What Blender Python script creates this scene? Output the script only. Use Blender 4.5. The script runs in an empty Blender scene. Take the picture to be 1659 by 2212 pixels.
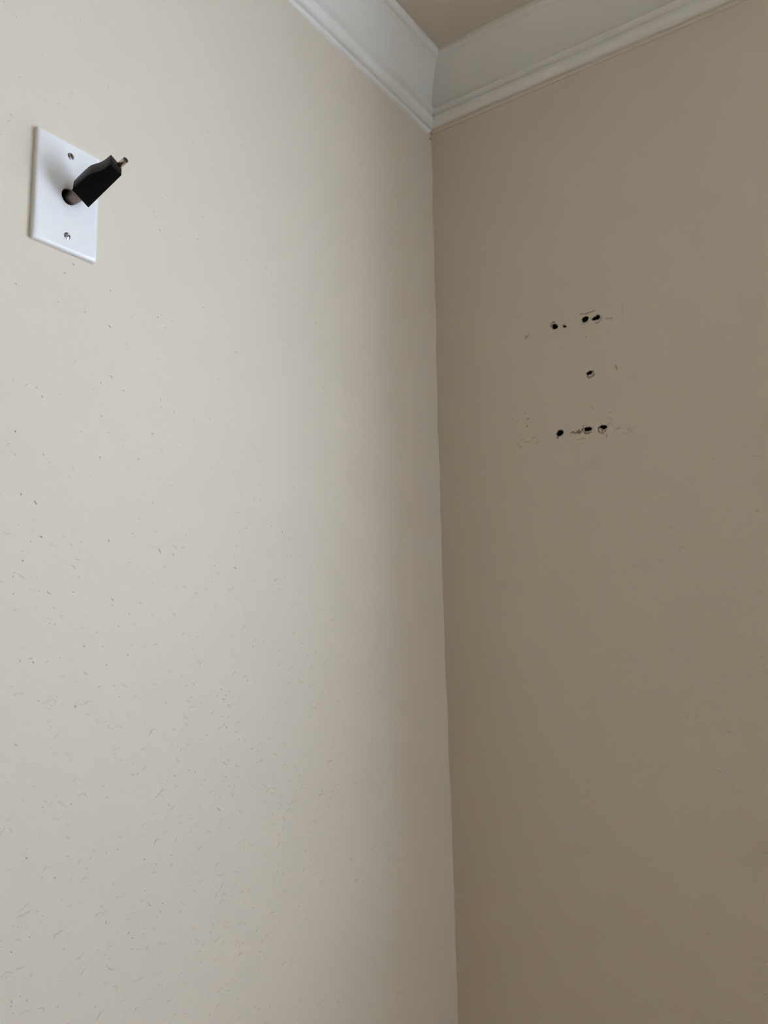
import bpy, bmesh, math, random
import numpy as np
from mathutils import Vector, Matrix

# ------------------------------------------------------------------ camera
ZC = 2.330                      # height of the crown moulding's lower lip
CEIL = ZC + 0.1116
TH = 0.26                       # wall thickness: windows sit at the outer face, in deep reveals
RX, RY = 3.4, 3.6               # room: x 0..RX (back wall runs along x), y 0..-RY
FPX = 1720.0
YAW, PITCH, ROLL = -0.604950, 0.144826, -0.019717
CAM = Vector((0.671700, -1.144172, ZC - 0.886753))
scene = bpy.context.scene
fwd = Vector((math.sin(YAW)*math.cos(PITCH), math.cos(YAW)*math.cos(PITCH), math.sin(PITCH)))
r0 = Vector((math.cos(YAW), -math.sin(YAW), 0)); u0 = r0.cross(fwd)
right = r0*math.cos(ROLL) + u0*math.sin(ROLL); up = u0*math.cos(ROLL) - r0*math.sin(ROLL)
cd = bpy.data.cameras.new('camera'); cam = bpy.data.objects.new('camera', cd)
scene.collection.objects.link(cam); scene.camera = cam
cam.matrix_world = Matrix(((right.x, up.x, -fwd.x, CAM.x), (right.y, up.y, -fwd.y, CAM.y),
                           (right.z, up.z, -fwd.z, CAM.z), (0, 0, 0, 1)))
cd.sensor_fit = 'HORIZONTAL'; cd.sensor_width = 36.0; cd.lens = FPX/1659*36.0
cd.clip_start = 0.02; cd.clip_end = 200

# ------------------------------------------------------------------ sky and exposure
world = bpy.data.worlds.new('overcast_sky'); scene.world = world; world.use_nodes = True
bg = world.node_tree.nodes['Background']
bg.inputs['Color'].default_value = (0.785, 0.892, 1.07, 1); bg.inputs['Strength'].default_value = 1.3
vs = scene.view_settings
vs.view_transform = 'Standard'; vs.look = 'None'; vs.gamma = 1.0; vs.use_curve_mapping = False
vs.exposure = 3.0
sd = bpy.data.lights.new('sun', 'SUN'); sd.energy = 8.5; sd.angle = 0.02; sd.color = (1.0, 0.98, 0.96)   # behind the house, on the yard outside
sun = bpy.data.objects.new('sun', sd); scene.collection.objects.link(sun)
sun.rotation_euler = Vector((0.35, 0.62, -0.85)).to_track_quat('-Z', 'Y').to_euler()
WIN = [  # openings: wall, start, end, sill, head
    ('back', 0.62, 1.80, ZC-1.17, ZC-0.09),
    ('right', -0.95, -0.14, ZC-1.75, ZC-0.80)]  # unseen opening, added to light the left wall near the corner
def portal(name, loc, rot, sx, sy):
    ld = bpy.data.lights.new(name, 'AREA'); ld.shape = 'RECTANGLE'; ld.size = sx; ld.size_y = sy
    ld.cycles.is_portal = True
    o = bpy.data.objects.new(name, ld); scene.collection.objects.link(o); o.location = loc; o.rotation_euler = rot
w = WIN[0]; portal('window_portal', ((w[1]+w[2])/2, TH-0.01, (w[3]+w[4])/2), (-math.pi/2, 0, 0), w[2]-w[1], w[4]-w[3])
w = WIN[1]; portal('window_portal', (RX+TH-0.01, (w[1]+w[2])/2, (w[3]+w[4])/2), (0, math.pi/2, 0), w[4]-w[3], w[2]-w[1])  # portal of the added fill opening

# ------------------------------------------------------------------ helpers
rng = np.random.default_rng(7); random.seed(7)
def link(o, parent=None):
    scene.collection.objects.link(o)
    if parent is not None: o.parent = parent
    return o
def mesh_obj(name, verts, faces, mat, parent=None, smooth=False):
    me = bpy.data.meshes.new(name); me.from_pydata([tuple(v) for v in verts], [], [tuple(f) for f in faces]); me.update()
    if mat: me.materials.append(mat)
    if smooth: me.polygons.foreach_set('use_smooth', [True]*len(me.polygons))
    return link(bpy.data.objects.new(name, me), parent)
def fix_normals(o):
    bm = bmesh.new(); bm.from_mesh(o.data); bmesh.ops.recalc_face_normals(bm, faces=bm.faces); bm.to_mesh(o.data); bm.free()
def smooth_by_angle(o, deg=35):
    bm = bmesh.new(); bm.from_mesh(o.data)
    for f in bm.faces: f.smooth = True
    for e in bm.edges:
        e.smooth = not (len(e.link_faces) == 2 and e.calc_face_angle(0) > math.radians(deg))
    bm.to_mesh(o.data); bm.free()
def structure(o, label, cat):
    o['kind'] = 'structure'; o['label'] = label; o['category'] = cat; return o
def thing(o, label, cat, group=None):
    o['label'] = label; o['category'] = cat
    if group: o['group'] = group
    return o
def boxes(name, lst, mat, parent=None, bevel=0.0):
    bm = bmesh.new()
    for (a, b) in lst:
        m = bmesh.ops.create_cube(bm, size=1.0)
        for v in m['verts']:
            v.co = Vector((a[i] + (v.co[i]+0.5)*(b[i]-a[i]) for i in range(3)))
    if bevel: bmesh.ops.bevel(bm, geom=list(bm.edges), offset=bevel, segments=2, affect='EDGES', profile=0.5)
    me = bpy.data.meshes.new(name); bm.to_mesh(me); bm.free(); me.materials.append(mat)
    return link(bpy.data.objects.new(name, me), parent)
def empty(name, loc):
    o = bpy.data.objects.new(name, None); o.empty_display_size = 0.02; o.location = loc; return link(o)
def reparent(o, p):                       # keep the mesh where it is (coordinates are world)
    o.parent = p; o.matrix_parent_inverse = Matrix.Translation(-p.location)

def lattice(nx, ny, seed):
    return np.random.default_rng(seed).random((nx, ny))
def vnoise(u, v, scale, seed):            # smooth value noise, u/v in metres, scale = cells per metre
    L = lattice(257, 257, seed)
    x = u*scale; y = v*scale
    xi = np.floor(x).astype(int); yi = np.floor(y).astype(int); fx = x-xi; fy = y-yi
    fx = fx*fx*(3-2*fx); fy = fy*fy*(3-2*fy)
    g = lambda a, b: L[a % 257, b % 257]
    return (g(xi, yi)*(1-fx)+g(xi+1, yi)*fx)*(1-fy) + (g(xi, yi+1)*(1-fx)+g(xi+1, yi+1)*fx)*fy

# ------------------------------------------------------------------ materials
def new_mat(name):
    m = bpy.data.materials.new(name); m.use_nodes = True
    return m, m.node_tree.nodes, m.node_tree.links, m.node_tree.nodes['Principled BSDF']
def simple(name, col, rough=0.5, metal=0.0, spec=0.5, noise=None, bump=None):
    m, n, l, b = new_mat(name)
    b.inputs['Base Color'].default_value = (*col, 1); b.inputs['Roughness'].default_value = rough
    b.inputs['Metallic'].default_value = metal; b.inputs['Specular IOR Level'].default_value = spec
    tc = n.new('ShaderNodeTexCoord')
    if noise:
        t = n.new('ShaderNodeTexNoise'); t.inputs['Scale'].default_value = noise[0]; t.inputs['Detail'].default_value = 4
        l.new(tc.outputs['Object'], t.inputs['Vector'])
        r = n.new('ShaderNodeValToRGB'); a = noise[1]
        r.color_ramp.elements[0].position = 0.3; r.color_ramp.elements[1].position = 0.7
        r.color_ramp.elements[0].color = (*[c*(1-a) for c in col], 1); r.color_ramp.elements[1].color = (*[min(1, c*(1+a)) for c in col], 1)
        l.new(t.outputs['Fac'], r.inputs['Fac']); l.new(r.outputs['Color'], b.inputs['Base Color'])
    if bump:
        t = n.new('ShaderNodeTexNoise'); t.inputs['Scale'].default_value = bump[0]; t.inputs['Detail'].default_value = 3
        l.new(tc.outputs['Object'], t.inputs['Vector'])
        bp = n.new('ShaderNodeBump'); bp.inputs['Strength'].default_value = bump[1]; bp.inputs['Distance'].default_value = bump[2]
        l.new(t.outputs['Fac'], bp.inputs['Height']); l.new(bp.outputs['Normal'], b.inputs['Normal'])
    return m
WALLC = (0.722, 0.642, 0.540)
def wall_mat(name, grime_shade=False, peel=0.5):
    m, n, l, b = new_mat(name)
    b.inputs['Roughness'].default_value = 0.62; b.inputs['Specular IOR Level'].default_value = 0.25
    tc = n.new('ShaderNodeTexCoord')
    t = n.new('ShaderNodeTexNoise'); t.inputs['Scale'].default_value = 2.3; t.inputs['Detail'].default_value = 2
    l.new(tc.outputs['Object'], t.inputs['Vector'])
    mx = n.new('ShaderNodeMix'); mx.data_type = 'RGBA'
    mx.inputs[6].default_value = (WALLC[0]*0.985, WALLC[1]*0.985, WALLC[2]*0.98, 1)
    mx.inputs[7].default_value = (WALLC[0]*1.01, WALLC[1]*1.01, WALLC[2]*1.01, 1)
    l.new(t.outputs['Fac'], mx.inputs[0]); col = mx.outputs[2]
    if grime_shade:
        for attr, dark in (('smudge', (0.10, 0.082, 0.055)), ('hole_shade', (0.012, 0.009, 0.007))):  # first is dirt; second paints the shade inside the holes
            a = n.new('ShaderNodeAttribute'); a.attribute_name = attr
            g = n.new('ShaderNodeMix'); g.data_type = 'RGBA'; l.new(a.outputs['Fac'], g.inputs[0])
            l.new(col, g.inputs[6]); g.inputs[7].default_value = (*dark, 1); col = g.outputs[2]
    l.new(col, b.inputs['Base Color'])
    # fine roller stipple and soft orange peel
    n1 = n.new('ShaderNodeTexNoise'); n1.inputs['Scale'].default_value = 170; n1.inputs['Detail'].default_value = 2
    n2 = n.new('ShaderNodeTexNoise'); n2.inputs['Scale'].default_value = 45; n2.inputs['Detail'].default_value = 3
    for q in (n1, n2): l.new(tc.outputs['Object'], q.inputs['Vector'])
    ad = n.new('ShaderNodeMath'); ad.operation = 'MULTIPLY_ADD'; ad.inputs[1].default_value = 0.45
    l.new(n1.outputs['Fac'], ad.inputs[0]); l.new(n2.outputs['Fac'], ad.inputs[2])
    bp = n.new('ShaderNodeBump'); bp.inputs['Strength'].default_value = peel; bp.inputs['Distance'].default_value = 0.0012
    l.new(ad.outputs[0], bp.inputs['Height']); l.new(bp.outputs['Normal'], b.inputs['Normal'])
    return m
M_wall = wall_mat('beige_wall_paint', peel=0.34)
M_back = wall_mat('beige_wall_paint_marked', grime_shade=True, peel=0.16)
M_ceil = simple('ceiling_paint', (0.69, 0.62, 0.52), 0.8, spec=0.2, bump=(120, 0.15, 0.001))
M_bounce_tan = simple('tan_bounce_warmer', (0.66, 0.50, 0.34), 0.7, spec=0.2)  # tan made up to warm the bounced light
M_trim = simple('white_trim_paint', (0.85, 0.835, 0.79), 0.36, spec=0.4, bump=(60, 0.08, 0.001))
M_caulk_w = simple('white_caulk', (0.78, 0.765, 0.73), 0.5, bump=(90, 0.3, 0.001))
M_caulk_b = simple('painted_caulk', (0.722, 0.640, 0.532), 0.55, bump=(90, 0.3, 0.001))
M_plate = simple('white_plastic', (0.86, 0.86, 0.87), 0.28, spec=0.5)
M_black = simple('black_plastic', (0.0022, 0.0022, 0.0026), 0.5, spec=0.13, bump=(900, 0.05, 0.0005))
M_steel = simple('zinc_screw', (0.36, 0.36, 0.36), 0.25, 1.0, noise=(500, 0.25))
M_dull = simple('tarnished_screw', (0.24, 0.215, 0.19), 0.42, 1.0, noise=(600, 0.3))
M_barrel = simple('tarnished_nickel', (0.20, 0.165, 0.145), 0.36, 1.0, noise=(700, 0.3))
M_tip = simple('nickel_tip', (0.62, 0.55, 0.46), 0.25, 1.0)
M_bore = simple('dark_bore', (0.01, 0.01, 0.02), 0.5)
M_jbox = simple('junction_box_plastic', (0.03, 0.03, 0.03), 0.6)
M_crack = simple('cracked_caulk_gap', (0.40, 0.34, 0.25), 0.9)
M_pvc = simple('white_window_frame', (0.78, 0.78, 0.76), 0.35)
M_ground = simple('pale_concrete_yard', (0.430, 0.466, 0.530), 0.95, noise=(1.5, 0.1))
def glass_mat():
    m, n, l, b = new_mat('window_glass'); n.remove(b)
    tr = n.new('ShaderNodeBsdfTransparent'); tr.inputs['Color'].default_value = (0.95, 0.97, 0.96, 1)
    gl = n.new('ShaderNodeBsdfGlossy'); gl.inputs['Roughness'].default_value = 0.02
    mix = n.new('ShaderNodeMixShader'); mix.inputs[0].default_value = 0.05; l.new(tr.outputs[0], mix.inputs[1]); l.new(gl.outputs[0], mix.inputs[2])
    l.new(mix.outputs[0], n['Material Output'].inputs['Surface']); return m
M_glass = glass_mat()
def floor_mat():
    m, n, l, b = new_mat('oak_floor')
    tc = n.new('ShaderNodeTexCoord'); mp = n.new('ShaderNodeMapping'); mp.inputs['Scale'].default_value = (1.2, 14, 1)
    l.new(tc.outputs['Object'], mp.inputs['Vector'])
    t = n.new('ShaderNodeTexNoise'); t.inputs['Scale'].default_value = 6; t.inputs['Detail'].default_value = 6; l.new(mp.outputs[0], t.inputs['Vector'])
    r = n.new('ShaderNodeValToRGB'); r.color_ramp.elements[0].color = (0.46, 0.27, 0.12, 1); r.color_ramp.elements[1].color = (0.64, 0.41, 0.20, 1)
    l.new(t.outputs['Fac'], r.inputs['Fac']); l.new(r.outputs['Color'], b.inputs['Base Color']); b.inputs['Roughness'].default_value = 0.45
    return m
M_floor = floor_mat()

# ------------------------------------------------------------------ walls
def bow(z):                                # the corner is not plumb: it bellies out mid-height
    t = np.clip((ZC - z)/1.20, 0, 1.25)
    b = np.interp(t, [0, .2, .4, .6, .8, 1.0, 1.25], [0, .0016, .0044, .0052, .0042, .001, 0])
    return b + 0.0005*np.sin(z*47) + 0.0003*np.sin(z*131+1)
def left_x(y, z):
    return -bow(z)*np.exp(-(np.asarray(y)/0.16)**2)
PY0, PZ0, PW, PH, PT = -0.751668, ZC-0.516389, 0.06985, 0.1143, 0.0055     # wall plate near-bottom corner and size
PYC, PZC = PY0+PW/2, PZ0+PH/2

def grid_wall(name, us, vs_, pos, hole, mat, extra):
    """us, vs_ : sorted grid lines; pos(U,V)->xyz arrays; hole(uc,vc)->bool mask of cells to skip"""
    U, V = np.meshgrid(us, vs_, indexing='ij'); P = pos(U, V)
    nu, nv = len(us), len(vs_)
    idx = np.arange(nu*nv).reshape(nu, nv)
    q = np.stack([idx[:-1, :-1], idx[1:, :-1], idx[1:, 1:], idx[:-1, 1:]], -1)
    uc = (U[:-1, :-1]+U[1:, 1:])/2; vc = (V[:-1, :-1]+V[1:, 1:])/2
    q = q[~hole(uc, vc)].reshape(-1, 4)
    verts = P.reshape(-1, 3); ev, ef = extra
    nv0 = len(verts)
    allv = np.vstack([verts, np.array(ev, float).reshape(-1, 3)])
    faces = np.vstack([q, np.array(ef, int).reshape(-1, 4)+nv0]) if len(ef) else q
    me = bpy.data.meshes.new(name)
    me.vertices.add(len(allv)); me.vertices.foreach_set('co', allv.astype(np.float32).ravel())
    me.loops.add(faces.size); me.loops.foreach_set('vertex_index', faces.astype(np.int32).ravel())
    me.polygons.add(len(faces)); me.polygons.foreach_set('loop_start', np.arange(0, faces.size, 4, dtype=np.int32))
    me.update(calc_edges=True); me.validate(); me.materials.append(mat)
    return link(bpy.data.objects.new(name, me)), len(allv)

def quad_ring(o4, i4):                     # two rectangles (4 points each) -> 4 quads of the ring between them
    v = list(o4)+list(i4); return v, [(k, (k+1) % 4, 4+(k+1) % 4, 4+k) for k in range(4)]

# left wall: x = 0 plane, runs toward the camera; opening behind the wall plate
jh = 0.016
ys = np.unique(np.round(np.concatenate([np.linspace(-RY, -1.4, 12), np.linspace(-1.4, -0.3, 30), np.linspace(-0.3, 0.0, 40), [PYC-jh, PYC+jh]]), 5))
zs = np.unique(np.round(np.concatenate([np.linspace(0, 0.8, 6), np.linspace(0.8, CEIL, 110), [PZC-jh, PZC+jh]]), 5))
wall_left, _ = grid_wall('wall_left', ys, zs,
    lambda U, V: np.stack([left_x(U, V), U, V], -1),
    lambda u, v: (abs(u-PYC) < jh) & (abs(v-PZC) < jh), M_wall,
    ([(-TH, -RY, 0), (-TH, TH, 0), (-TH, TH, CEIL), (-TH, -RY, CEIL)], [(0, 1, 2, 3)]))
wall_left.data.polygons.foreach_set('use_smooth', [True]*len(wall_left.data.polygons))
structure(wall_left, 'lightly textured beige wall on the left, brightly lit by daylight', 'wall')

# back wall: y = 0 plane with screw holes, scuffs and a window to the right of the picture
R3 = np.array([[right.x, right.y, right.z], [up.x, up.y, up.z], [fwd.x, fwd.y, fwd.z]])
CAMA = np.array(CAM)
def on_back(px, py):
    d = np.array([(px-829.5)/FPX, -(py-1106)/FPX, 1.0]) @ R3
    k = -CAMA[1]/d[1]; X = CAMA + k*d; return X[0], X[2]
def on_left(px, py, x=0.0):
    d = np.array([(px-829.5)/FPX, -(py-1106)/FPX, 1.0]) @ R3
    k = (x-CAMA[0])/d[0]; X = CAMA + k*d; return X[1], X[2]
fx0, fz0 = 0.115, ZC-0.665; fx1, fz1 = 0.355, ZC-0.375; ST = 0.0006
w = WIN[0]
xs = np.unique(np.round(np.concatenate([[-0.03, -0.01], np.linspace(0.0, fx0, 12), np.arange(fx0, fx1, ST), np.linspace(fx1, w[1], 8), np.linspace(w[1], w[2], 4), np.linspace(w[2], RX, 5)]), 5))
zb = np.unique(np.round(np.concatenate([np.linspace(0, w[3], 5), np.linspace(w[3], fz0, 8), np.arange(fz0, fz1, ST), np.linspace(fz1, w[4], 6), np.linspace(w[4], CEIL, 5)]), 5))
XX, ZZ = np.meshgrid(xs, zb, indexing='ij')
depth = np.zeros_like(XX); smudge = np.zeros_like(XX); hole_shade = np.zeros_like(XX)
wn1 = vnoise(XX+3, ZZ+3, 420, 1)-0.5; wn2 = vnoise(XX+1, ZZ+5, 420, 2)-0.5
crumb = vnoise(XX+2, ZZ+2, 520, 3); crumb2 = vnoise(XX+7, ZZ+1, 1100, 4)
def sstep(a, b, x):
    t = np.clip((x-a)/(b-a), 0, 1); return t*t*(3-2*t)
def ell(px, py, ra, rb, ang=0.0, wob=0.25):
    """irregular ellipse around a pixel, radii in mm, angle in degrees -> normalised radius"""
    cx, cz = on_back(px, py); a = math.radians(ang)
    dx = (XX-cx)*1000 + wn1*wob*4; dz = (ZZ-cz)*1000 + wn2*wob*4
    p = dx*math.cos(a)+dz*math.sin(a); q = -dx*math.sin(a)+dz*math.cos(a)
    return np.sqrt((p/ra)**2 + (q/rb)**2)
HOLES = []
def hole_at(px, py, ra, rb, ang=0, wob=0.25, deep=0.035):
    HOLES.append((px, py, ra, rb, ang, deep))
    e = ell(px, py, ra, rb, ang, wob)
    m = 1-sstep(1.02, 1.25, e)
    np.maximum(hole_shade, m, out=hole_shade)  # shade painted over the hole and its walls
    np.maximum(depth, np.where(e < 1, deep, 0.0), out=depth)
    np.maximum(smudge, 0.5*(1-sstep(1.1, 1.6, e)), out=smudge)
def rim(px, py, r0_, r1_, a0, a1, lift=0.0008, dirt=0.5):
    """torn paint around a hole: part of a ring, lifted and soiled"""
    cx, cz = on_back(px, py); dx = (XX-cx)*1000 + wn1*1.2; dz = (ZZ-cz)*1000 + wn2*1.2
    r = np.sqrt(dx*dx+dz*dz); a = np.degrees(np.arctan2(dz, dx))
    inside = ((a-a0) % 360) < ((a1-a0) % 360)
    m = inside*sstep(r0_-0.5, r0_+0.3, r)*(1-sstep(r1_-0.3, r1_+0.5, r))
    np.maximum(smudge, m*dirt*(0.5+crumb), out=smudge)
    np.copyto(depth, np.where((m > 0.4) & (depth < 0.002), -lift*m, depth))
def stroke(pts, wid, dark, rough=0.5, dig=0.0):
    P = [on_back(*q) for q in pts]
    for (x0, z0), (x1, z1) in zip(P[:-1], P[1:]):
        dx, dz = x1-x0, z1-z0; L2 = dx*dx+dz*dz
        t = np.clip(((XX-x0)*dx+(ZZ-z0)*dz)/L2, 0, 1)
        d = np.hypot(XX-x0-t*dx + wn1*0.0008, ZZ-z0-t*dz + wn2*0.0008)*1000
        m = (1-sstep(wid*0.5, wid*1.1, d))*(1-rough+rough*sstep(0.3, 0.7, crumb))
        np.maximum(smudge, m*dark, out=smudge)
        if dig:
            np.copyto(depth, np.where((m > 0.3) & (depth == 0), dig*m, depth))
def patch(px, py, ra, rb, ang, dark, thr):
    e = ell(px, py, ra, rb, ang, 0.5)
    m = (1-sstep(0.5, 1.0, e))*sstep(thr, thr+0.2, crumb*0.6+crumb2*0.4)
    np.maximum(smudge, m*dark, out=smudge)
# upper row of screw holes
hole_at(1198.5, 705.5, 4.3, 3.9, -30, 0.5); rim(1196, 702, 3.6, 6.0, 60, 230, 0.0010, 0.55)
hole_at(1219.5, 705.5, 2.9, 1.3, -35, 0.6, 0.006); stroke([(1219, 700), (1220.5, 706), (1215, 703)], 1.3, 0.75, 0.2)
hole_at(1264.3, 690, 4.5, 3.9, 10, 0.3); stroke([(1256, 700), (1263, 698), (1270, 695.5)], 1.3, 0.38, 0.4)
hole_at(1284.5, 688, 3.9, 2.7, 5, 0.4, 0.02); hole_at(1291, 685.5, 3.4, 3.1, 35, 0.4)
rim(1289, 688, 5.0, 8.2, 260, 40, 0.0011, 0.35); stroke([(1287, 698), (1293, 696)], 1.8, 0.5, 0.3)
stroke([(1253, 679), (1262, 678), (1270, 676), (1277, 673.5), (1285, 670.5)], 1.0, 0.80, 0.25, 0.0004)
stroke([(1309, 687), (1315, 688), (1322, 687.5)], 1.9, 0.34, 0.3)
stroke([(1343.5, 656), (1345.5, 680), (1345.5, 701)], 0.7, 0.20, 0.6)
stroke([(1262, 669), (1300, 663), (1345, 655.5)], 1.1, 0.09, 0.7)
patch(1137, 728, 5.0, 3.4, 35, 0.5, 0.28); patch(1140, 721, 3.0, 2.5, 60, 0.32, 0.3)
stroke([(1122, 678), (1131, 677), (1137, 674)], 0.9, 0.26, 0.7)
stroke([(1105, 690), (1180, 672)], 0.7, 0.10, 0.9)
patch(1218, 748, 2.6, 1.5, 0, 0.25, 0.3); patch(1266, 729, 1.4, 1.2, 0, 0.4, 0.1)
# lone hole between the rows
hole_at(1273.5, 805.5, 4.0, 2.5, 18, 0.35, 0.03); rim(1275, 808, 3.0, 6.8, 190, 60, 0.0010, 0.55)
stroke([(1270, 813.5), (1276, 814.5), (1281, 811)], 1.3, 0.6, 0.3)
stroke([(1330, 789), (1332, 794), (1333, 799)], 1.0, 0.62, 0.2)
# lower row
hole_at(1209.5, 935.5, 5.0, 4.0, 35, 0.35, 0.018); stroke([(1206, 940), (1204.5, 946)], 2.1, 0.72, 0.15, 0.0008)
hole_at(1271, 927, 5.4, 2.8, 0, 0.5, 0.02); rim(1270, 928, 4.0, 7.5, 150, 330, 0.0009, 0.6)
patch(1262, 928, 9.0, 3.8, 8, 0.9, 0.33); patch(1252, 931.5, 8.5, 4.2, 15, 0.8, 0.39); patch(1240, 934.5, 7.5, 3.6, 0, 0.8, 0.39)
patch(1246, 938.5, 6.0, 2.0, 0, 0.5, 0.46); patch(1260, 921, 2.2, 2.0, 0, 0.6, 0.2)
hole_at(1305, 922.5, 4.0, 2.7, -20, 0.6, 0.025); hole_at(1298, 922, 3.4, 1.2, 20, 0.6, 0.004)
rim(1301, 927, 4.2, 7.0, 150, 350, 0.0012, 0.42); stroke([(1301.5, 925), (1302, 932)], 2.0, 0.5, 0.3)
stroke([(1313, 917), (1318, 913.5)], 2.0, 0.3, 0.4); patch(1310, 941, 2.4, 3.5, 0, 0.35, 0.3)
stroke([(1247, 949.5), (1256, 948), (1265, 946.5)], 0.8, 0.36, 0.5)
stroke([(1330, 925), (1337, 925), (1343, 923.5)], 1.3, 0.42, 0.6); patch(1335, 925, 3.5, 1.8, 0, 0.45, 0.25)
stroke([(1120, 964), (1119, 956), (1126, 950), (1134, 955), (1147, 953), (1153, 943), (1158, 949), (1166, 954)], 1.0, 0.34, 0.75)
stroke([(1172, 953), (1184, 950)], 0.9, 0.24, 0.7); patch(1160, 957, 4.0, 2.5, 0, 0.28, 0.35); patch(1124, 966, 4.0, 2.5, 0, 0.22, 0.35)
patch(1137.5, 919.5, 1.5, 1.4, 0, 1.0, 0.0); patch(1140, 904.5, 2.8, 1.6, 0, 0.5, 0.1); patch(1134, 892, 2.0, 2.4, 0, 0.35, 0.15)
stroke([(1112, 917), (1118, 911)], 1.2, 0.20, 0.6)
stroke([(1276, 877), (1281, 884)], 1.0, 0.36, 0.5); patch(1319, 890.5, 3.0, 1.2, 0, 0.35, 0.2); patch(1318, 904, 5.0, 2.5, -20, 0.16, 0.3)
patch(1374, 889, 8.0, 1.6, 0, 0.22, 0.38); patch(1360, 928, 5.0, 8.0, 0, 0.20, 0.42); patch(1350, 938, 6.0, 3.0, 0, 0.16, 0.4)
e = ell(1286, 998, 18, 17, 0, 0.1); np.maximum(smudge, 0.055*(1-sstep(0.1, 1.0, e)), out=smudge)   # old grease spot
for k in range(60):                                    # faint flecks around both rows of holes
    row = 0 if k < 24 else 1
    px = rng.uniform(1120, 1370); py = (700 - (px-1200)*0.22 if row == 0 else 930 - (px-1200)*0.1) + rng.normal(0, 13)
    patch(px, py, rng.uniform(0.7, 1.8), rng.uniform(0.6, 1.2), rng.uniform(0, 180), rng.uniform(0.1, 0.28), 0.1)
def back_pos(U, V):
    return np.stack([U, depth, V], -1)
wl, wr, wz0, wz1 = w[1], w[2], w[3], w[4]
inner = [(wl, 0, wz0), (wr, 0, wz0), (wr, 0, wz1), (wl, 0, wz1)]
outer = [(wl, TH, wz0), (wr, TH, wz0), (wr, TH, wz1), (wl, TH, wz1)]
big = [(-TH, TH, 0), (RX+TH, TH, 0), (RX+TH, TH, CEIL), (-TH, TH, CEIL)]
v1, f1 = quad_ring(inner, outer); v2, f2 = quad_ring(big, outer)
ev = v1+v2; ef = f1+[tuple(i+8 for i in f) for f in f2]
wall_back, nall = grid_wall('wall_back', xs, zb, back_pos, lambda u, v: (u > wl) & (u < wr) & (v > wz0) & (v < wz1), M_back, (ev, ef))
for nm, arr in (('smudge', smudge), ('hole_shade', hole_shade)):
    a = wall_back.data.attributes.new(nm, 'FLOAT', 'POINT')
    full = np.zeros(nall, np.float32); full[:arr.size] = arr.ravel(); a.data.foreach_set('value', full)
structure(wall_back, 'shaded beige wall on the right with old screw holes and scuffs', 'wall')

# a cup inside each screw hole, its shade painted in as near-black colour
M_hole_shade = simple('painted_hole_shade', (0.012, 0.009, 0.007), 0.9, spec=0.1)
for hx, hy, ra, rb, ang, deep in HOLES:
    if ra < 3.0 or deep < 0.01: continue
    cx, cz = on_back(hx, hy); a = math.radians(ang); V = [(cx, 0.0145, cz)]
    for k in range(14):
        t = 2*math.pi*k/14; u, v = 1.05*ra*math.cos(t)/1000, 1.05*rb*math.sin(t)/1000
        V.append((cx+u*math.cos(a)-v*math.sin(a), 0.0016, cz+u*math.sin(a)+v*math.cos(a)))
    mesh_obj('hole_shade_cup', V, [(0, 1+k, 1+(k+1) % 14) for k in range(14)], M_hole_shade, wall_back, smooth=True)

# the rest of the room, behind and beside the camera
wall_front = structure(boxes('wall_front', [((-TH, -RY-TH, 0), (RX+TH, -RY, CEIL))], M_bounce_tan), 'unseen wall behind the camera, tan added to warm the bounce', 'wall')
w2 = WIN[1]; y0, y1, a0, a1 = w2[1:]
v1, f1 = quad_ring([(RX, -RY, 0), (RX, 0, 0), (RX, 0, CEIL), (RX, -RY, CEIL)], [(RX, y0, a0), (RX, y1, a0), (RX, y1, a1), (RX, y0, a1)])
v2, f2 = quad_ring([(RX, y0, a0), (RX, y1, a0), (RX, y1, a1), (RX, y0, a1)], [(RX+TH, y0, a0), (RX+TH, y1, a0), (RX+TH, y1, a1), (RX+TH, y0, a1)])
v3, f3 = quad_ring([(RX+TH, -RY, 0), (RX+TH, 0, 0), (RX+TH, 0, CEIL), (RX+TH, -RY, CEIL)], [(RX+TH, y0, a0), (RX+TH, y1, a0), (RX+TH, y1, a1), (RX+TH, y0, a1)])
wall_right = structure(mesh_obj('wall_right', v1+v2+v3, f1+[tuple(i+8 for i in f) for f in f2]+[tuple(i+16 for i in f) for f in f3], M_wall),
                       'beige wall with an added window, beyond the right of the picture', 'wall')
structure(boxes('floor', [((-TH, -RY-TH, -0.1), (RX+TH, TH, 0))], M_floor), 'warm oak floor below the picture', 'floor')
structure(boxes('ceiling', [((-TH, -RY-TH, CEIL), (RX+TH, TH, CEIL+0.1))], M_ceil), 'dim greige ceiling above the white crown moulding', 'ceiling')
structure(boxes('ground', [((-40, -40, -0.6), (40, 40, -0.5))], M_ground), 'ground outside the room', 'ground')

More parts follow.
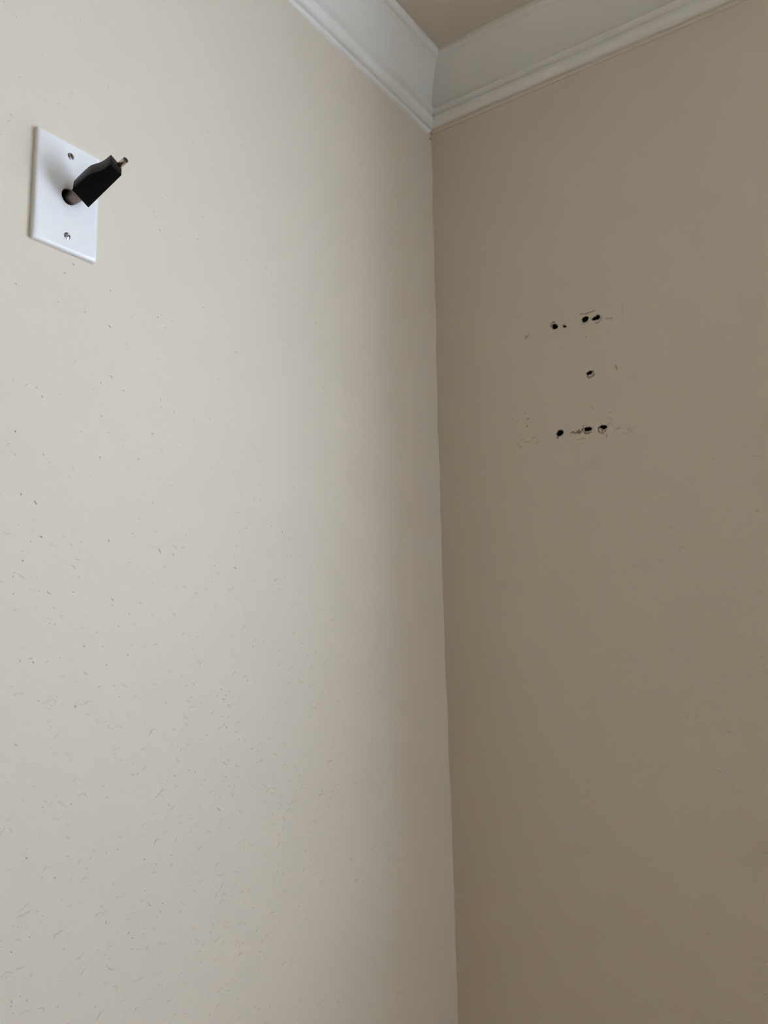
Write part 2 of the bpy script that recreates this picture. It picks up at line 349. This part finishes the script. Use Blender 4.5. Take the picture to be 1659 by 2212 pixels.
# windows (outside the frame; the right-wall one is made up as corner fill light)
def window(name, fn, a, b, z0, z1, label):
    """fn(s, depth, z) -> xyz with s along the wall and depth positive outward"""
    def bx(nm, lst, mat, parent):
        return boxes(nm, [tuple(tuple(c) for c in (np.minimum(fn(*p), fn(*q)), np.maximum(fn(*p), fn(*q)))) for p, q in lst], mat, parent)
    d0, d1 = TH-0.08, TH-0.03
    fr = bx(name, [((a, d0, z0), (a+0.045, d1, z1)), ((b-0.045, d0, z0), (b, d1, z1)), ((a+0.045, d0, z0), (b-0.045, d1, z0+0.045)), ((a+0.045, d0, z1-0.045), (b-0.045, d1, z1))], M_pvc, None)
    structure(fr, label, 'window')
    zm = (z0+z1)/2
    bx('meeting_rail', [((a+0.045, d0+0.005, zm-0.02), (b-0.045, d1-0.005, zm+0.02))], M_pvc, fr)
    for za, zb_ in ((z0+0.045, zm-0.02), (zm+0.02, z1-0.045)):
        bx('pane', [((a+0.045, TH-0.057, za), (b-0.045, TH-0.053, zb_))], M_glass, fr)
    bx('window_sill', [((a-0.02, -0.03, z0-0.025), (b+0.02, d0, z0))], M_pvc, fr)
w = WIN[0]; window('window_1', lambda s, d, z: np.array([s, d, z]), *w[1:], 'white sash window just beyond the right of the picture')
w = WIN[1]; window('added_fill_window', lambda s, d, z: np.array([RX+d, s, z]), *w[1:], 'added unseen window in the far right wall, fill light for the corner')

# ------------------------------------------------------------------ crown moulding
prof = [(0.0, -.0004), (.0042, -.0004), (.0056, 0.0), (.0074, .0012), (.0096, .0036), (.0112, .0066), (.0120, .0096), (.0119, .0128), (.0110, .0160), (.0094, .0188), (.0080, .0203),
        (.0082, .0210), (.0128, .0232), (.0158, .0247), (.0168, .0258), (.0168, .0268), (.0158, .0280), (.0128, .0292), (.0106, .0306), (.0098, .0330)]
for k in range(1, 15):                       # the long cove
    t = k/14; a = t*math.radians(66)
    prof.append((.0098 + (.0280)*(1-math.cos(a))/(1-math.cos(math.radians(66))), .0330 + .0650*math.sin(a)/math.sin(math.radians(66))))
prof += [(.0386, .0990), (.0412, .0994), (.0440, .1004), (.0460, .1024), (.0470, .1050), (.0475, .1080), (.0475, .1116), (0.0, .1116)]
def moulding(name, prof_, ends, fn, mat, parent=None, smooth=True):
    """extrude the profile along a wall; ends(d)->(s0, s1); fn(s, d, z)->xyz"""
    V = []; n = len(prof_)
    for side in (0, 1):
        for d, z in prof_: V.append(fn(ends(d)[side], d, ZC+z))
    F = [(k, k+1, n+k+1, n+k) for k in range(n-1)] + [(n-1, 0, n, 2*n-1)]
    o = mesh_obj(name, V, F, mat, parent); fix_normals(o)
    if smooth: smooth_by_angle(o, 40)
    return o
fl = lambda s, d, z: (d, s, z)
fb = lambda s, d, z: (s, -d, z)
trim_1 = structure(moulding('trim_1', prof, lambda d: (-RY+d, -d), fl, M_trim), 'white crown moulding along the top of the left wall', 'crown moulding')
trim_2 = structure(moulding('trim_2', prof, lambda d: (d, RX-d), fb, M_trim), 'white crown moulding along the top of the right wall', 'crown moulding')
structure(moulding('trim_3', prof, lambda d: (-RY+d, -d), lambda s, d, z: (RX-d, s, z), M_trim), 'white crown moulding on the wall beyond the right of the picture', 'crown moulding')
structure(moulding('trim_4', prof, lambda d: (d, RX-d), lambda s, d, z: (s, -RY+d, z), M_trim), 'white crown moulding behind the camera', 'crown moulding')
def bead(name, fn, s0, s1, step, zoff, rad, mat, parent, seed, bowed=False):
    """an uneven run of caulk on a wall just under the moulding"""
    ss = np.arange(s0, s1, step); V = []; F = []
    nz = vnoise(np.abs(ss)+1, np.zeros_like(ss)+seed, 30, 21); nr = vnoise(np.abs(ss)+4, np.zeros_like(ss)+seed, 60, 22)
    for i, s in enumerate(ss):
        r = rad*(0.75+0.5*nr[i]); zc = ZC+zoff+0.0016*(nz[i]-0.5)
        for k in range(7):
            a = math.pi*k/6; V.append(fn(s, -0.0006+r*0.75*math.sin(a), zc - r*math.cos(a)))
    n = len(ss)
    for i in range(n-1):
        for k in range(6): F.append((7*i+k, 7*i+k+1, 7*i+7+k+1, 7*i+7+k))
    o = mesh_obj(name, V, F, mat, parent, smooth=True); fix_normals(o); return o
strip = [(0.0, -.0090), (.0014, -.0090), (.0019, -.0082), (.0016, -.0040), (.0010, -.0012), (.0010, -.0002), (0.0, -.0002)]
moulding('lower_strip', strip, lambda d: (-RY+d, -d), fl, M_trim, trim_1)
moulding('lower_strip', strip, lambda d: (d, RX-d), fb, M_caulk_b, trim_2)
bead('caulk_bead', fl, -1.3, -0.008, 0.004, -0.0100, 0.0025, M_caulk_w, trim_1, 3)
bead('caulk_bead', fb, 0.010, 0.9, 0.004, -0.0098, 0.0014, M_caulk_b, trim_2, 5)

# painted caulk fillet down the inside corner
zz = np.arange(0.1, ZC-0.012, 0.0035)
rr = 0.0022 + 0.0020*(vnoise(zz, zz*0, 40, 31)-0.5) + 0.0014*(vnoise(zz, zz*0+2, 140, 32)-0.5)
V = []; F = []
for i, z in enumerate(zz):
    x0 = float(left_x(0, z)); r = rr[i]
    for k in range(6):
        a = math.pi/2*k/5            # concave quarter: from the left wall round to the back wall
        V.append((x0 - 0.0002 + r*(1-math.cos(a))*0.9, -r*(1-math.sin(a))*1.35 + 0.0002, z))
for i in range(len(zz)-1):
    for k in range(5): F.append((6*i+k, 6*i+k+1, 6*i+6+k+1, 6*i+6+k))
cf = mesh_obj('corner_caulk', V, F, M_wall, wall_left, smooth=True); fix_normals(cf)
# gap where the caulk has opened under the mitre
def flake(name, cx, cy, cz, n, rx_, rz_, seed, parent, mat):
    rg = np.random.default_rng(seed); V = [(0, 0, 0)]
    t = Vector((1, 1, 0)).normalized(); nn = Vector((1, -1, 0)).normalized()
    for ring, (s, h) in enumerate(((1.0, 0.0), (0.6, 0.0012))):
        for k in range(n):
            a = 2*math.pi*k/n; q = s*(0.75+0.5*rg.random())
            V.append(tuple(t*(rx_*q*math.cos(a)) + nn*h + Vector((0, 0, rz_*q*math.sin(a)))))
    V[0] = tuple(nn*0.0014)
    F = [(1+k, 1+(k+1) % n, 1+n+(k+1) % n, 1+n+k) for k in range(n)] + [(0, 1+n+k, 1+n+(k+1) % n) for k in range(n)]
    o = mesh_obj(name, [(x+cx, y+cy, z+cz) for x, y, z in V], F, mat, parent); fix_normals(o); return o
flake('caulk_gap', 0.0012, -0.0042, ZC-0.0070, 9, 0.0050, 0.0030, 3, wall_left, M_crack)
flake('caulk_gap', 0.0006, -0.0040, ZC-0.0185, 7, 0.0011, 0.0034, 5, wall_left, M_crack)

# ------------------------------------------------------------------ plaster relief: small knocked-down ridges in the paint
def ridges(name, items, to_xyz, mat, parent):
    V = []; F = []
    for (u, v, L, ang, curv, h, g, s) in items:
        n = 7 if L > 0.004 else 4; base = len(V)
        ca, sa = math.cos(ang), math.sin(ang)
        for k in range(n):
            t = k/(n-1); x = (t-0.5)*L; y = -curv*(2*t-1)**2*L + random.uniform(-0.06, 0.06)*L
            tp = math.sin(math.pi*(0.06+0.88*t))
            for oy, hh in ((-g*tp, -0.00012), (-g*0.45*tp, h*0.42*tp), (0.0, h*tp), (s*tp, -0.00012)):
                X, Y = x, y+oy
                V.append(to_xyz(u + X*ca - Y*sa, v + X*sa + Y*ca, hh))
        for k in range(n-1):
            for j in range(3):
                a = base+4*k+j; F.append((a, a+1, a+5, a+4))
    o = mesh_obj(name, V, F, mat, parent); o['kind'] = 'stuff'; fix_normals(o)
    return o
items = []
def clear_of_plate(y, z): return not (PY0-0.012 < y < PY0+PW+0.012 and PZ0-0.012 < z < PZ0+PH+0.012)
M_wall_plain = M_wall
for k in range(6400):
    y = rng.uniform(-1.35, -0.10); z = rng.uniform(0.75, ZC-0.05)
    low = np.clip((ZC-0.60-z)/0.35, 0, 1); far = np.clip((-y-0.12)/0.35, 0, 1)
    if rng.random() > 0.05 + 0.85*low*(0.25+0.75*far) + 0.10*(z < ZC-0.25): continue
    if not clear_of_plate(y, z): continue
    big = rng.random() < 0.25+0.5*low
    L = (0.0028+0.0085*rng.random()**1.7)*(0.7+0.5*low) if big else rng.uniform(0.0014, 0.0032)
    h = (rng.uniform(0.00024, 0.00062) if big else rng.uniform(0.00045, 0.0009))
    ang = rng.normal(0.0, 0.45) if big else rng.normal(-0.5, 0.6)
    items.append((y, z, L, ang, rng.uniform(-0.05, 0.35), h, rng.uniform(0.0015, 0.0035) if big else 0.0010, 0.00022))
# the more noticeable nicks, where the photograph shows them
for px, py, lmm in ((159, 571, 2.6), (183, 674, 2.4), (140, 590, 2.2), (238, 628, 2.4), (341, 685, 1.8), (439, 665, 1.6), (237, 705, 3.6), (218, 827, 1.8), (240, 813, 5.5),
                    (266, 843, 2.8), (472, 818, 1.8), (91, 857, 2.6), (80, 837, 2.6), (219, 898, 2.6), (329, 937, 2.0), (94, 981, 2.4), (216, 988, 2.0), (33, 932, 2.0), (77, 1086, 5.0),
                    (33, 982, 2.2), (683, 545, 3.2), (575, 578, 2.4), (759, 584, 2.0), (345, 1189, 7.0), (374, 1197, 4.0), (508, 1226, 5.0), (49, 1211, 2.6), (89, 1159, 4.0), (243, 1294, 4.0),
                    (488, 1678, 5.0), (472, 1747, 8.0), (488, 1502, 4.0), (495, 1494, 4.0), (483, 1510, 3.5), (478, 1488, 3.0), (502, 1503, 3.0), (35, 1608, 3.5), (523, 1757, 3.5), (345, 497, 2.2), (427, 516, 1.6)):
    ny, nz = on_left(px, py)
    items.append((ny, nz, lmm/1000, rng.normal(-0.75 if py < 1450 else -0.35, 0.25), rng.uniform(-0.05, 0.15), 0.0010, 0.0010, 0.00022))
ridges('plaster_ridges', items, lambda u, v, h: (float(left_x(u, v))+h, u, v), M_wall, wall_left)
items = []
for k in range(2600):
    x = rng.uniform(0.05, 0.62); z = rng.uniform(0.9, ZC-0.30)
    if rng.random() > 0.03 + 0.75*np.clip((x-0.28)/0.25, 0, 1)**1.5*np.clip((ZC-0.45-z)/0.3, 0, 1): continue
    if fx0 < x < fx1 and fz0 < z < fz1: continue
    items.append((x, z, rng.uniform(0.003, 0.010), rng.normal(-0.25, 0.6), rng.uniform(0, 0.3), rng.uniform(0.0003, 0.0009), rng.uniform(0.0015, 0.003), 0.0006))
nx_, nz_ = on_back(1557, 1664)
items += [(nx_, nz_, 0.008, -0.9, 0.1, 0.0016, 0.003, 0.002), (nx_-0.008, nz_+0.008, 0.014, -0.7, 0.05, 0.0007, 0.002, 0.001)]
ridges('plaster_ridges', items, lambda u, v, h: (u, -h, v), M_back, wall_back)

# ------------------------------------------------------------------ wall plate
plate = empty('wall_plate', (0, PYC, PZC))
thing(plate, 'white plastic cable wall plate with a centre hole and two screws on left wall', 'wall plate')
N = 96; HOLE_R = 0.0080; HCY, HCZ = PYC+0.0009, PZC-0.0008
def rrect(hw, hh, r, n):
    per = []; corners = [(hw-r, hh-r, 0), (-hw+r, hh-r, 90), (-hw+r, -hh+r, 180), (hw-r, -hh+r, 270)]
    for i, (cx, cz, a0) in enumerate(corners):
        for k in range(9):
            a = math.radians(a0+90*k/8); per.append((cx+r*math.cos(a), cz+r*math.sin(a)))
        nx = corners[(i+1) % 4]; a = math.radians(a0+90)
        p0_ = (cx+r*math.cos(a), cz+r*math.sin(a)); p1_ = (nx[0]+r*math.cos(a), nx[1]+r*math.sin(a))
        for k in range(1, 16): per.append((p0_[0]+(p1_[0]-p0_[0])*k/16, p0_[1]+(p1_[1]-p0_[1])*k/16))
    return per
hw, hh = PW/2, PH/2
rings = [(0.0000, 0.0, .0016), (0.0030, 0.0, .0018), (0.0040, 0.0003, .0020), (0.0047, 0.0009, .0022), (0.0052, 0.0018, .0022), (0.0055, 0.0029, .0020), (0.0056, 0.0038, .0018), (0.0056, 0.0070, .0010)]
V = []; n = None
for x, inset, r in rings:
    per = rrect(hw-inset, hh-inset, r, N); n = len(per); V += [(x, PYC+a, PZC+b) for a, b in per]
F = []
for i in range(len(rings)-1):
    for k in range(n): F.append((i*n+k, i*n+(k+1) % n, (i+1)*n+(k+1) % n, (i+1)*n+k))
last = rrect(hw-0.0070, hh-0.0070, .0010, N)
for x, R in ((0.0056, HOLE_R+0.0004), (0.0053, HOLE_R), (0.0028, HOLE_R), (0.0020, HOLE_R+0.0006)):   # bored hole
    base = len(V)
    for a, b in last:
        an = math.atan2(b, a); V.append((x, HCY+R*math.cos(an), HCZ+R*math.sin(an)))
    for k in range(n): F.append((base-n+k, base-n+(k+1) % n, base+(k+1) % n, base+k))
o = mesh_obj('plate', V, F, M_plate); fix_normals(o); smooth_by_angle(o, 24); reparent(o, plate)
q = jh-0.0005
jb = mesh_obj('junction_box', [(x, PYC+a*q, PZC+b*q) for x in (-0.0003, -0.05) for a, b in ((-1, -1), (1, -1), (1, 1), (-1, 1))],
              [(0, 1, 5, 4), (1, 2, 6, 5), (2, 3, 7, 6), (3, 0, 4, 7), (4, 5, 6, 7)], M_jbox); reparent(jb, plate)
def screw(name, cy, cz, mat, slot_ang, R=0.0036):
    m = 34; V = []; F = []; vid = {}
    ca, sa = math.cos(slot_ang), math.sin(slot_ang)
    for i in range(m+1):
        for j in range(m+1):
            u, v = 2*i/m-1, 2*j/m-1                       # square -> disc
            du, dv = u*math.sqrt(1-v*v/2), v*math.sqrt(1-u*u/2); rr_ = math.hypot(du, dv)
            h = 0.0010*(1-rr_**2.2) + 0.0002
            if abs(du*ca+dv*sa) < 0.16 and rr_ < 0.93: h -= 0.0009
            vid[i, j] = len(V); V.append((0.0055+h if rr_ < 0.999 else 0.0052, cy+R*du, cz+R*dv))
    for i in range(m):
        for j in range(m): F.append((vid[i, j], vid[i+1, j], vid[i+1, j+1], vid[i, j+1]))
    o = mesh_obj(name, V, F, mat); fix_normals(o); smooth_by_angle(o, 30); reparent(o, plate); return o
s1 = screw('screw', -0.71568, ZC-0.41681, M_dull, 0.5); s1['label'] = 'dull brownish upper screw'
s2 = screw('screw', -0.71621, ZC-0.50129, M_steel, -0.6); s2['label'] = 'shiny silver lower screw'

# ------------------------------------------------------------------ cable adapter plugged into the plate
Bp = Vector((0.02189, -0.705374, ZC-0.470154))
ax = Vector((0.863669, 0.186685, 0.468214)); wv = Vector((0.029610, 0.908493, -0.416850)); tv = Vector((-0.503188, 0.373884, 0.779110))
T = 0.0200
adapter = empty('cable_adapter', (0.012, HCY, HCZ))
thing(adapter, 'black plastic cable adapter with metal ends sticking out of the white wall plate', 'cable adapter')
pf = [(-1.4, 1.5), (46.3, -0.4), (46.2, -14.4), (43.5, -14.4), (41, -14.5), (38.8, -14.7), (36.8, -15.0), (34.6, -15.5), (32.5, -16.2), (29.8, -17.3), (27.1, -18.5), (24.6, -19.4), (21.8, -19.9), (17, -20.1), (12.5, -20.1), (5.6, -20.1), (2.0, -20.0), (0.2, -19.4)]
bm = bmesh.new()
fr_ = [bm.verts.new(Bp + ax*(a/1000) + wv*(b/1000)) for a, b in pf]
bk_ = [bm.verts.new(Bp + ax*(a/1000) + wv*(b/1000) + tv*(T + 0.0050*max(0, a/46)*max(0, -b/15))) for a, b in pf]
bm.faces.new(fr_); bm.faces.new(bk_[::-1])
for k in range(len(pf)): bm.faces.new((fr_[k], bk_[k], bk_[(k+1) % len(pf)], fr_[(k+1) % len(pf)]))
bmesh.ops.recalc_face_normals(bm, faces=bm.faces)
bmesh.ops.bevel(bm, geom=[e for e in bm.edges if e.calc_face_angle(0) > math.radians(40)], offset=0.0006, segments=2, affect='EDGES', profile=0.5)
me = bpy.data.meshes.new('body'); bm.to_mesh(me); bm.free(); me.materials.append(M_black)
body = link(bpy.data.objects.new('body', me)); smooth_by_angle(body, 30); reparent(body, adapter)
def lathe(name, p0, p1, prof_, mat, nseg=32, sm=35):
    """revolve (distance along axis, radius) about the line p0->p1"""
    d = (p1-p0).normalized(); a = d.orthogonal().normalized(); b = d.cross(a); V = []; F = []
    for s, r in prof_:
        for k in range(nseg):
            t = 2*math.pi*k/nseg; V.append(p0 + d*s + (a*math.cos(t)+b*math.sin(t))*r)
    for i in range(len(prof_)-1):
        for k in range(nseg): F.append((i*nseg+k, i*nseg+(k+1) % nseg, (i+1)*nseg+(k+1) % nseg, (i+1)*nseg+k))
    F.append(tuple(range(nseg))); F.append(tuple((len(prof_)-1)*nseg+k for k in range(nseg)))
    o = mesh_obj(name, V, F, mat); fix_normals(o); smooth_by_angle(o, sm); return o
ctr = Bp - wv*0.0100 + tv*(T*0.5)
p0 = Vector((-0.016, HCY+0.0012, HCZ-0.0022)); p1 = ctr + ax*0.006 + Vector((0, -0.001, -0.002)); Lb = (p1-p0).length
pr = [(0.0, 0.0035), (0.0006, 0.0048)]; s = 0.001
while s < 0.011:
    pr += [(s, 0.0048), (s+0.0004, 0.0052), (s+0.0008, 0.0048)]; s += 0.0008
pr += [(s+0.0003, 0.0058), (s+0.0012, 0.0065), (s+0.0030, 0.0068), (s+0.0060, 0.0068), (Lb-0.004, 0.0066), (Lb, 0.0062)]
brl = lathe('threaded_barrel', p0, p1, pr, M_barrel, 40, 50); reparent(brl, adapter); brl['label'] = 'tarnished metal barrel'
e0 = Bp + ax*0.0455 - wv*0.0040 + tv*0.0168; e1 = e0 + (ax + 0.45*(CAM-e0).normalized()).normalized()*0.0118; Lt = (e1-e0).length
tip = lathe('metal_tip', e0, e1, [(0, 0.0030), (Lt-0.0003, 0.0030), (Lt, 0.0028), (Lt, 0.0025), (Lt-0.0045, 0.0025)], M_tip, 32, 40); reparent(tip, adapter); tip['label'] = 'bright metal tip'
bore = lathe('bore', e0+(e1-e0)*0.5, e1, [(0.0002, 0.0020), (Lt*0.5-0.0006, 0.00245), (Lt*0.5-0.0003, 0.0018)], M_bore, 24, 40); bore.parent = tip; bore.matrix_parent_inverse = (Matrix.Translation(adapter.location) @ tip.matrix_parent_inverse).inverted()
